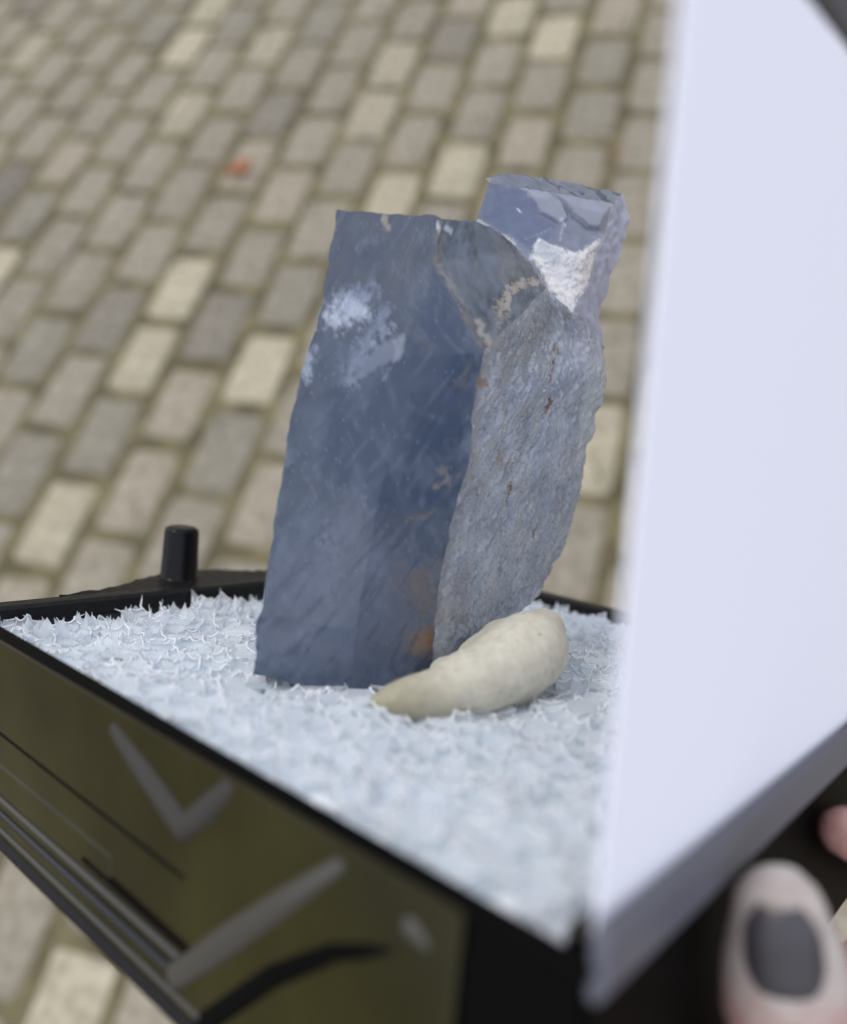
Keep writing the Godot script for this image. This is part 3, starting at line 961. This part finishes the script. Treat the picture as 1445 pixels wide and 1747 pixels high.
	# --- rough face
	var rm := [
		mark("area", [Vector2(48.2, 3.4), Vector2(52.0, 12.7), Vector2(52.0, 21.0), Vector2(50.1, 23.9), Vector2(52.0, 36.1), Vector2(46.3, 34.1), Vector2(43.0, 20.5), Vector2(37.7, 11.2)], 0.0, 1.6, 1.4, 0.8, Color(0.62, 0.67, 0.69)),  # pale edge: light passing through the crystal put into the colour
		mark("area", [Vector2(40.6, 1.5), Vector2(51.1, 1.0), Vector2(49.2, 9.8), Vector2(38.7, 16.1), Vector2(36.8, 10.2)], 0.0, 1.0, 0.9, 0.65, Color(0.55, 0.56, 0.66)),
		mark("area", [Vector2(1.9, 1.5), Vector2(14.3, 0.5), Vector2(28.6, 1.0), Vector2(38.7, 2.4), Vector2(26.3, 12.7), Vector2(9.5, 9.8)], 0.0, 5.0, 3.0, 0.75, Color(0.25, 0.27, 0.285)),
		mark("line", [Vector2(1.9, 7.8), Vector2(0.0, 5.9), Vector2(0.0, 7.8)], 0.55, 0.35, 0.6, 1.0, rust),
		mark("line", [Vector2(0.0, 4.9), Vector2(2.9, 8.8)], 0.7, 0.5, 0.9, 0.9, Color(0.36, 0.19, 0.08)),
		mark("line", [Vector2(28.6, 12.2), Vector2(27.7, 15.6), Vector2(26.7, 18.5)], 0.25, 0.5, 1.5, 1.0, rust),
		mark("line", [Vector2(28.6, 22.9), Vector2(28.6, 24.4)], 0.65, 0.35, 0.9, 1.0, Color(0.24, 0.075, 0.02)),
		mark("line", [Vector2(41.1, 0.0), Vector2(36.8, 3.9)], 0.3, 0.4, 0.8, 0.9, Color(0.3, 0.2, 0.08)),
		mark("line", [Vector2(19.1, 35.6), Vector2(19.1, 38.0)], 0.2, 0.35, 0.7, 1.0, rust),
		mark("line", [Vector2(33.4, 47.3), Vector2(33.4, 49.2)], 0.3, 0.3, 0.6, 1.0, rust),
		mark("line", [Vector2(43.4, 42.4), Vector2(43.4, 45.8)], 0.15, 0.35, 0.7, 0.8, Color(0.34, 0.2, 0.1)),
		mark("line", [Vector2(34.8, 61.4), Vector2(35.8, 60.9)], 0.3, 0.4, 0.6, 0.7, rust),
		mark("line", [Vector2(11.9, 27.8), Vector2(15.8, 30.2)], 0.35, 0.7, 1.2, 0.8, Color(0.4, 0.3, 0.22)),
		mark("line", [Vector2(2.4, 2.4), Vector2(1.0, 12.7), Vector2(1.4, 22.9), Vector2(1.4, 34.1), Vector2(1.0, 48.8), Vector2(1.0, 58.0)], 0.9, 1.6, 2.0, 0.6, Color(0.29, 0.28, 0.29)),
		mark("line", [Vector2(0.0, 0.5), Vector2(0.0, 11.2), Vector2(0.0, 21.9), Vector2(0.0, 34.6), Vector2(0.0, 48.3), Vector2(0.5, 66.8)], 0.3, 1.8, 1.6, 0.7, Color(0.17, 0.22, 0.32)),
		mark("line", [Vector2(2.4, 12.2), Vector2(1.4, 18.0)], 0.8, 0.8, 1.6, 0.55, Color(0.4, 0.39, 0.41)),
		mark("area", [Vector2(0.0, 50.2), Vector2(9.1, 48.3), Vector2(12.4, 61.9), Vector2(0.5, 62.9)], 0.0, 2.0, 2.0, 0.35, Color(0.23, 0.2, 0.23)),
		mark("line", [Vector2(7.2, 0.0), Vector2(1.4, 0.0)], 0.8, 0.5, 1.0, 0.8, cream),
		mark("line", [Vector2(13.8, 8.3), Vector2(16.7, 7.8), Vector2(17.7, 6.8)], 0.5, 0.5, 1.0, 0.7, Color(0.42, 0.4, 0.38)),
		mark("line", [Vector2(26.7, 67.8), Vector2(38.7, 67.8), Vector2(50.1, 67.8)], 0.3, 0.6, 0.8, 0.6, Color(0.3, 0.2, 0.12)),
	]
	var r_tint := func(uv: Vector2, p: Vector3) -> Color:
		var c := Color(0.56, 0.62, 0.71).lerp(Color(0.37, 0.43, 0.54), clampf(0.5 + 0.9 * noise.get_noise_3dv(p * 0.09), 0, 1))
		var w := uv + Vector2(noise.get_noise_3dv(p * 0.22), noise.get_noise_3dv(p * 0.22 + Vector3(0, 0, 60))) * 2.6
		var streak := noise.get_noise_3d(w.x * 0.42 + w.y * 0.10, w.y * 0.13, 3.0)
		c = c.lerp(Color(0.70, 0.71, 0.74), 0.65 * smoothstep(0.12, 0.7, streak))
		c = c.lerp(Color(0.22, 0.26, 0.34), 0.6 * smoothstep(0.12, 0.7, -streak))
		var worm := absf(fine.get_noise_3d(w.x * 0.62, w.y * 0.36, 8.0))
		c = c.lerp(Color(0.85, 0.85, 0.86), 0.7 * (1.0 - smoothstep(0.0, 0.07, worm)) * smoothstep(-0.05, 0.45, noise.get_noise_3dv(p * 0.2)))
		var fleck := fine.get_noise_3d(w.x * 1.5, w.y * 0.8, 70.0)
		c = c.lerp(Color(0.58, 0.57, 0.56), 0.6 * smoothstep(0.42, 0.7, fleck))
		c = c.lerp(Color(0.17, 0.20, 0.25), 0.45 * smoothstep(0.42, 0.7, -fleck))
		c = c.lerp(Color(0.42, 0.35, 0.30), 0.5 * smoothstep(0.25, 0.7, noise.get_noise_3d(w.x * 0.3, w.y * 0.16, 30.0)))
		return marked(c, uv, rm, p)
	var r_bump := func(uv: Vector2, p: Vector3) -> float:
		var w := uv + Vector2(noise.get_noise_3dv(p * 0.22), noise.get_noise_3dv(p * 0.22 + Vector3(0, 0, 60))) * 2.6
		var worm := absf(fine.get_noise_3d(w.x * 0.62, w.y * 0.36, 8.0))
		return 0.40 * noise.get_noise_3d(w.x * 0.42 + w.y * 0.10, w.y * 0.13, 3.0) + 0.34 * (1.0 - smoothstep(0.0, 0.10, worm)) + 0.30 * fine.get_noise_3d(w.x * 1.5, w.y * 0.8, 70.0) + 0.8 * noise.get_noise_3dv(p * 0.07)
	var rough_st := surface()
	patch(rough_st, coons(r_top, r_bot, e_low, r_right), Vector2(52.03, 67.76), r_tint, r_bump, 0.5)
	# --- the sides turned away
	var plain := func(uv: Vector2, p: Vector3) -> Color:
		return Color(0.16, 0.19, 0.26) * (1.0 + 0.3 * noise.get_noise_3dv(p * 0.2))
	var flat := func(uv: Vector2, p: Vector3) -> float:
		return 0.25 * noise.get_noise_3dv(p * 0.05)
	var b_left := resample([Vector3(58.70, 87.19, -101.72), Vector3(56.67, 72.60, -100.67), Vector3(54.73, 62.60, -100.25), Vector3(51.54, 51.34, -100.02), Vector3(50.10, 40.35, -99.94), Vector3(48.52, 29.46, -98.97), Vector3(46.79, 17.46, -97.99), Vector3(45.54, 9.17, -97.04), Vector3(44.79, 4.47, -96.51), Vector3(44.09, 1.30, -96.83), Vector3(43.60, -8.39, -95.64)], NL + NM - 1)
	var b_right := resample([Vector3(104.86, 72.26, -73.49), Vector3(111.99, 67.18, -73.01), Vector3(114.37, 62.63, -71.66), Vector3(113.72, 56.25, -71.40), Vector3(112.17, 51.12, -72.39), Vector3(111.03, 42.57, -72.36), Vector3(110.31, 37.57, -72.40), Vector3(110.20, 28.88, -73.30), Vector3(108.91, 17.06, -75.09), Vector3(106.18, 6.30, -78.72)], NL + NM - 1)
	var right_all := u_right.duplicate()
	var front_top := l_top.duplicate()
	front_top.append_array(u_top.slice(1))
	front_top.append_array(u_right.slice(1))
	front_top.append_array(r_top2.slice(1))
	var front_low := l_bot.duplicate()
	front_low.append_array(r_bot.slice(1))
	var back_st := surface()
	patch(back_st, strip(b_left, l_left, 24), Vector2(20, 90), plain, flat, 0.5)
	var back2 := surface()
	patch(back2, strip(b_right, b_left, 40), Vector2(40, 90), plain, flat, 0.5)
	var back3 := surface()
	patch(back3, strip(resample(Array(r_right), 199), b_right, 16), Vector2(10, 80), plain, flat, 0.5)
	var back4 := surface()
	var bt := resample([b_left[0], b_right[0]], front_top.size())
	patch(back4, strip(front_top, bt, 20), Vector2(30, 20), plain, flat, 0.5)
	var back5 := surface()
	var bb := resample([b_left[-1], b_right[-1]], front_low.size())
	patch(back5, strip(bb, front_low, 12), Vector2(30, 20), plain, flat, 0.5)
	var look_smooth := crystal_look(0.5, 0.2)
	var look_rough := crystal_look(0.28, 0.26, 0.7)
	var main := put("main_crystal", face, look_smooth, o)
	tag(main, "dark smooth front face of the big crystal")
	put("upper_facet", upper_st.commit(), crystal_look(0.35, 0.25), main)
	var rough := put("rough_face", rough_st.commit(), look_rough, main)
	tag(rough, "etched pale lilac grey face with rust spots")
	put("far_side", merged([back_st, back2, back3, back4, back5]), look_rough, main)
	# --- second crystal behind the top right
	var k_top := resample([Vector3(83.12, 98.21, -84.66), Vector3(90.91, 98.61, -79.95), Vector3(100.34, 98.94, -74.39), Vector3(109.84, 99.21, -68.74)], 90)
	var k_bot := resample([Vector3(80.45, 85.36, -84.64), Vector3(84.05, 80.75, -77.53), Vector3(88.89, 73.37, -70.68), Vector3(94.04, 70.42, -66.36)], 90)
	var k_left := resample([Vector3(83.12, 98.21, -84.66), Vector3(81.96, 93.24, -85.22), Vector3(80.74, 89.47, -85.40), Vector3(80.45, 85.36, -84.64)], 70)
	var k_right := resample([Vector3(109.84, 99.21, -68.74), Vector3(106.87, 91.01, -68.73), Vector3(101.33, 80.69, -68.14), Vector3(94.04, 70.42, -66.36)], 70)
	var ledge_a := PackedVector2Array([Vector2(6.5, 0.0), Vector2(13.3, 0.0), Vector2(16.6, 1.7), Vector2(19.5, 4.8), Vector2(18.2, 6.5), Vector2(13.0, 5.5), Vector2(9.8, 2.7)])
	var ledge_b := PackedVector2Array([Vector2(13.7, 0.0), Vector2(28.6, 0.0), Vector2(28.3, 4.8), Vector2(24.4, 5.5), Vector2(20.2, 3.8), Vector2(17.6, 1.7)])
	var broken := PackedVector2Array([Vector2(14.3, 17.5), Vector2(14.6, 12.0), Vector2(19.5, 11.6), Vector2(24.4, 11.0), Vector2(25.7, 9.6), Vector2(28.0, 6.5), Vector2(29.0, 13.7), Vector2(28.3, 23.3), Vector2(21.8, 21.2)])
	var km := [
		mark("area", [Vector2(0.3, 1.0), Vector2(7.2, 0.0), Vector2(14.0, 5.5), Vector2(17.9, 7.5), Vector2(13.7, 18.2), Vector2(5.5, 16.8), Vector2(0.7, 13.7)], 0.0, 2.0, 1.0, 0.8, Color(0.115, 0.165, 0.30)),
		mark("area", [Vector2(0.3, 17.5), Vector2(5.5, 15.8), Vector2(14.6, 17.5), Vector2(13.0, 21.9), Vector2(2.9, 23.3)], 0.0, 1.5, 1.0, 0.7, Color(0.22, 0.27, 0.42)),
		mark("area", Array(ledge_a), 0.0, 0.25, 0.4, 0.8, Color(0.42, 0.45, 0.54)),
		mark("area", Array(ledge_b), 0.0, 0.25, 0.4, 0.8, Color(0.40, 0.42, 0.50)),
		mark("line", [Vector2(13.7, 0.0), Vector2(17.6, 2.1), Vector2(20.8, 4.5), Vector2(24.4, 5.5)], 0.35, 0.45, 0.5, 0.4, Color(0.1, 0.11, 0.14)),
		mark("area", Array(broken), 0.0, 0.3, 0.5, 1.0, Color(0.95, 0.95, 0.95)),
		mark("area", [Vector2(14.6, 16.8), Vector2(15.3, 12.3), Vector2(19.8, 12.3), Vector2(22.4, 14.7), Vector2(18.2, 16.4)], 0.0, 0.6, 0.5, 0.6, Color(0.6, 0.66, 0.74)),
		mark("area", [Vector2(25.4, 13.0), Vector2(27.3, 9.2), Vector2(29.0, 10.3), Vector2(29.0, 16.4), Vector2(27.7, 18.5)], 0.0, 0.8, 1.6, 0.55, Color(0.60, 0.46, 0.36)),
		mark("line", [Vector2(0.0, 15.4), Vector2(3.3, 16.4), Vector2(8.5, 17.1)], 0.8, 0.4, 0.8, 0.85, Color(0.66, 0.68, 0.66)),
		mark("line", [Vector2(28.6, 0.3), Vector2(29.0, 6.2), Vector2(29.0, 14.0)], 0.7, 0.9, 1.4, 0.6, Color(0.52, 0.47, 0.42)),
		mark("line", [Vector2(17.9, 5.5), Vector2(19.2, 6.2)], 0.4, 0.25, 0.4, 1.0, white),
		mark("line", [Vector2(7.8, 6.5), Vector2(8.5, 7.2)], 0.35, 0.2, 0.3, 1.0, Color(0.8, 0.84, 0.9)),
		mark("line", [Vector2(18.9, 6.5), Vector2(19.5, 9.9)], 0.12, 0.2, 0.3, 0.7, white),
		mark("line", [Vector2(11.7, 14.0), Vector2(16.6, 8.2)], 0.08, 0.2, 0.1, 0.5, white),
		mark("line", [Vector2(1.6, 3.8), Vector2(2.0, 11.6)], 0.3, 0.5, 0.8, 0.5, haze),
	]
	var k_tint := func(uv: Vector2, p: Vector3) -> Color:
		var c := Color(0.25, 0.285, 0.37) * (1.0 + 0.3 * noise.get_noise_3dv(p * 0.25))
		return marked(c, uv, km, p)
	var k_bump := func(uv: Vector2, p: Vector3) -> float:
		var h := 0.25 * noise.get_noise_3dv(p * 0.12) + 0.05 * noise.get_noise_3dv(p * 0.9)
		h += 0.5 * inside(uv, ledge_a, 0.25) + 0.8 * inside(uv, ledge_b, 0.25)
		var chip := inside(uv, broken, 0.3)
		if chip > 0.0:
			h += chip * (0.4 + 0.6 * noise.get_noise_3dv(p * 0.25) + 0.6 * absf(noise.get_noise_3dv(p * Vector3(0.5, 0.9, 0.5))) + 0.06 * noise.get_noise_3dv(p * 1.9))
		return h
	var k_st := surface()
	patch(k_st, coons(k_top, k_bot, k_left, k_right), Vector2(28.95, 23.64), k_tint, k_bump, 0.35)
	var bevel := resample([Vector3(83.51, 99.29, -86.54), Vector3(87.71, 101.47, -85.24), Vector3(98.31, 103.22, -80.70), Vector3(107.53, 103.24, -75.33), Vector3(115.63, 103.31, -70.20)], 90)
	var rim := resample([Vector3(115.63, 103.31, -70.20), Vector3(117.46, 97.53, -68.22), Vector3(113.58, 87.84, -67.95), Vector3(109.78, 80.37, -67.96), Vector3(107.09, 73.22, -67.80), Vector3(107.14, 65.92, -65.48)], 70)
	var pale := func(uv: Vector2, p: Vector3) -> Color:
		var c := Color(0.42, 0.43, 0.52) * (1.0 + 0.35 * noise.get_noise_3dv(p * 0.35))
		return c.lerp(Color(0.5, 0.46, 0.4), 0.7 * smoothstep(0.25, 0.6, noise.get_noise_3dv(p * 0.5 + Vector3(5, 5, 5))))
	var lumpy := func(uv: Vector2, p: Vector3) -> float:
		return 0.5 * noise.get_noise_3dv(p * 0.35)
	var k2 := surface()
	patch(k2, strip(bevel, k_top, 8), Vector2(40, 4), plain, flat, 0.35)
	var k3 := surface()
	var k_right_rows := []
	for j in 70:
		var row := PackedVector3Array()
		for i in 14:
			row.append(k_right[j].lerp(rim[j], i / 13.0))
		k_right_rows.append(row)
	patch(k3, k_right_rows, Vector2(8, 40), pale, lumpy, 0.35)
	var k4 := surface()
	var kbt := resample([Vector3(98.98, 104.06, -96.29), Vector3(110.92, 106.19, -89.16), Vector3(126.06, 105.28, -77.81)], 90)
	var kbb := resample([Vector3(95.09, 87.79, -89.57), Vector3(104.53, 78.48, -81.37), Vector3(111.20, 67.09, -71.75)], 90)
	patch(k4, strip(kbt, bevel, 10), Vector2(40, 10), plain, flat, 0.35)
	var k5 := surface()
	patch(k5, strip(kbb, kbt, 20), Vector2(40, 40), plain, flat, 0.35)
	var k6 := surface()
	var back_edge := resample([kbt[89], kbb[89]], 70)
	var rows6 := []
	for j in 70:
		var row := PackedVector3Array()
		for i in 10:
			row.append(rim[j].lerp(back_edge[j], i / 9.0))
		rows6.append(row)
	patch(k6, rows6, Vector2(8, 40), pale, flat, 0.35)
	var k7 := surface()
	var left_edge := resample([kbt[0], kbb[0]], 70)
	var rows7 := []
	for j in 70:
		var row := PackedVector3Array()
		for i in 10:
			row.append(left_edge[j].lerp(k_left[j], i / 9.0))
		rows7.append(row)
	patch(k7, rows7, Vector2(10, 40), plain, flat, 0.35)
	var second := put("rear_crystal", k_st.commit(), crystal_look(0.42, 0.06, 0.4), o)
	tag(second, "smaller clear blue crystal with a broken white patch, behind the top right")
	put("rim_face", k3.commit(), crystal_look(0.2, 0.3), second)
	put("top_bevel", k2.commit(), crystal_look(0.5, 0.06), second)
	put("far_side", merged([k4, k5, k6, k7]), crystal_look(0.3, 0.2), second)


func merged(parts: Array) -> ArrayMesh:
	var st := SurfaceTool.new()
	for p in parts:
		st.append_from(p.commit(), 0, Transform3D.IDENTITY)
	return st.commit()


# ---------------------------------------------------------------- card
func make_card() -> void:
	var o := base("white_card", BOX)
	tag(o, "blank white card standing upright along the front right edge of the black box", "card")
	var paper := matte(lin(0.86, 0.87, 0.94), 0.6, 0.4)
	paper.heightmap_enabled = true
	paper.heightmap_scale = 0.003
	paper.heightmap_texture = grain("paper", 0.05, 4, Color.BLACK, Color.WHITE)
	paper.uv1_triplanar = true
	paper.uv1_scale = Vector3.ONE * 25.0
	var m := box_mesh(Vector3(0, -4, -0.4), Vector3(137, 86.5, 0), 0.15)
	var sheet := put("card_sheet", m, paper, o)
	sheet.transform = Transform3D(Basis(Vector3(0, 0, 1), deg_to_rad(4.2)), Vector3(2.2, 0, -0.3) * MM)


# ---------------------------------------------------------------- hand
func make_hand() -> void:
	var o := base("person", BOX)
	tag(o, "hand of a person holding the black box from below, thumb against its front right side", "person")
	var tip: Vector3 = Vector3(31.47, -4.75, 7.00)
	var ip: Vector3 = Vector3(34.63, -17.03, 8.68)
	var mcp: Vector3 = Vector3(50.43, -40.84, 11.20)
	var cmc := mcp + Vector3(22, -30, 4)
	var bones := [[tip, tip.lerp(ip, 0.55), 4.9, 5.8], [tip.lerp(ip, 0.55), ip, 5.8, 6.3], [ip, mcp, 6.3, 7.4], [mcp, cmc, 7.6, 11.5]]
	var wrist := cmc + Vector3(52, -34, -8)
	bones.append([cmc, wrist, 12.0, 18.0])
	bones.append([wrist, wrist + Vector3(75, -60, 10), 19.0, 24.0])
	# palm under and beside the box, four fingers curling up its right hand side and under its bottom
	var knuckles := []
	for k in 4:
		var kn := cmc + Vector3(50 + k * 2.0, -6 - k * 5.0, -26 - k * 15.0)
		knuckles.append(kn)
		bones.append([wrist + Vector3(0, 0, -k * 6.0), kn, 13.0, 9.0])
	var i_tip: Vector3 = Vector3(73.30, -10.45, 4.20)
	var i_dip: Vector3 = Vector3(93.41, -19.44, 7.00)
	var i_pip: Vector3 = Vector3(226.52, -84.65, 9.80)
	bones.append([i_tip, i_dip, 3.8, 5.0])
	bones.append([i_dip, i_pip, 5.4, 6.2])
	bones.append([i_pip, knuckles[0], 6.4, 8.6])
	for k in range(1, 4):
		var kn: Vector3 = knuckles[k]
		var pip := Vector3(kn.x - 22, -48 - k, kn.z - 8)
		var dip := Vector3(pip.x - 22, -46.5, pip.z - 2)
		bones.append([kn, pip, 8.6, 7.4])
		bones.append([pip, dip, 7.2, 6.4])
		bones.append([dip, dip + Vector3(-14, 0.6, 0), 6.3, 5.4])
	var skin := matte(lin(0.52, 0.52, 0.52), 0.5, 0.4)
	skin.vertex_color_use_as_albedo = true
	skin.subsurf_scatter_enabled = true
	skin.subsurf_scatter_strength = 0.12
	skin.albedo_texture = grain("skin", 0.02, 4, Color(0.86, 0.78, 0.76), Color(1, 1, 1))
	skin.uv1_triplanar = true
	skin.uv1_scale = Vector3.ONE * 18.0
	skin.heightmap_enabled = true
	skin.heightmap_scale = 0.015
	skin.heightmap_texture = grain("skin_bump", 0.05, 4, Color.BLACK, Color.WHITE)
	var hand := put("hand", soft_body(bones, 1.7, 3.5, 0.0, 0.1, func(p: Vector3) -> Color:
		var pale := 1.0 - smoothstep(6.5, 13.0, p.distance_to(tip + (ip - tip).normalized() * 2.0))
		return Color(1.0, 0.64, 0.56).lerp(Color(1.0, 0.97, 0.90), pale)), skin, o)
	var nail_reflection := matte(lin(0.045, 0.041, 0.045), 0.35)  # dark reflection on the nail put into its colour
	var along := (ip - tip).normalized()
	var nail := put("thumb_nail", nail_mesh(tip, along, Vector3(-0.86, 0.48, 0.2), 5.2, 3.9, 11.5), nail_reflection, hand)
	tag(nail, "thumb nail with a dark reflection in its colour")
	put("finger_nail", nail_mesh(i_tip, (i_dip - i_tip).normalized(), Vector3(-0.1, 0.9, 0.6), 3.9, 2.8, 6.0), matte(lin(0.55, 0.40, 0.38), 0.3), hand)


# a curved plate lying on a finger end of the given radius
func nail_mesh(tip: Vector3, along: Vector3, out: Vector3, radius: float, half: float, length: float) -> ArrayMesh:
	var n := (out - along * out.dot(along)).normalized()
	var side := along.cross(n)
	var st := begin()
	var rows := []
	for j in 11:
		var v := j / 10.0
		var row := []
		for i in 11:
			var u := i / 5.0 - 1.0
			var w := half * (1.0 - 0.28 * pow(absf(2.0 * v - 1.0), 3.0))
			var ang := u * w / radius
			var lift := 1.0 - 0.5 * pow(absf(u), 6.0) - 0.5 * pow(absf(2.0 * v - 1.0), 8.0)
			var s := lerpf(-0.3 * length, 0.58 * length, v)
			var rr := radius + lift + 0.06 * maxf(s, 0.0)
			if s < 0:
				rr = sqrt(maxf(radius * radius - s * s, 1.0)) + lift
			row.append((tip + along * s + n * rr * cos(ang) + side * rr * sin(ang)) * MM)
		rows.append(row)
	st.set_smooth_group(0)
	for j in 10:
		for i in 10:
			quad(st, rows[j][i], rows[j][i + 1], rows[j + 1][i + 1], rows[j + 1][i])
	st.index()
	st.generate_normals()
	return st.commit()


# ---------------------------------------------------------------- leaves
func leaf_mesh(length: float, curl: float) -> ArrayMesh:
	var st := begin()
	st.set_smooth_group(0)
	var rows := []
	for j in 9:
		var v := j / 8.0
		var w := length * 0.32 * sin(PI * pow(v, 0.8)) + length * 0.01
		var row := []
		for i in 5:
			var u := i / 2.0 - 1.0
			row.append(Vector3(u * w, curl * length * (u * u * 0.5 + pow(v - 0.5, 2.0)) + 0.002, (v - 0.5) * length))
		rows.append(row)
	for j in 8:
		for i in 4:
			quad(st, rows[j][i], rows[j][i + 1], rows[j + 1][i + 1], rows[j + 1][i])
	st.index()
	st.generate_normals()
	return st.commit()


func make_leaves() -> void:
	var m := matte(lin(0.38, 0.15, 0.06), 0.6)
	m.backlight_enabled = true
	m.backlight = Color(0.4, 0.15, 0.05)
	var big := base("fallen_leaf", Transform3D(Basis(Vector3.UP, -0.9), Vector3(-1.031, 0, -1.441) + Vector3(0, 0.004, 0)))
	tag(big, "orange red fallen leaf lying on the paving left of the crystal", "leaf", "fallen leaves")
	put("blade", leaf_mesh(0.062, 0.45), m, big)
	put("stalk", rod([Vector3(0, 9, 28), Vector3(2, 5, 38), Vector3(6, 2, 46)], [0.8, 0.7, 0.6], 6), m, big)
	var small := base("fallen_leaf", Transform3D(Basis(Vector3.UP, 0.4), Vector3(-0.180, 0, -1.523) + Vector3(0, 0.0, 0)))
	small.name = "fallen_leaf_001"
	tag(small, "tiny reddish leaf scrap in the mossy joint beside the white card", "leaf", "fallen leaves")
	put("blade", leaf_mesh(0.02, 0.3), m, small)


func make_slab() -> void:
	var stone := matte(lin(0.05, 0.05, 0.052), 0.8)
	stone.albedo_texture = grain("stone", 0.012, 6, Color(0.70, 0.69, 0.66), Color(1, 1, 1))
	stone.uv1_triplanar = true
	stone.uv1_scale = Vector3.ONE * 4.0
	var o := base("dark_slab", Transform3D(Basis(Vector3.UP, 0.35), Vector3(0.252, 0, -1.916) + Vector3(0.09, 0, -0.12)))  # plain dark block at the dark patch behind the card
	tag(o, "dark grey slab lying on the paving behind the white card", "slab")
	put("slab", box_mesh(Vector3(-150, 0, -210), Vector3(150, 55, 210), 9.0), stone, o)
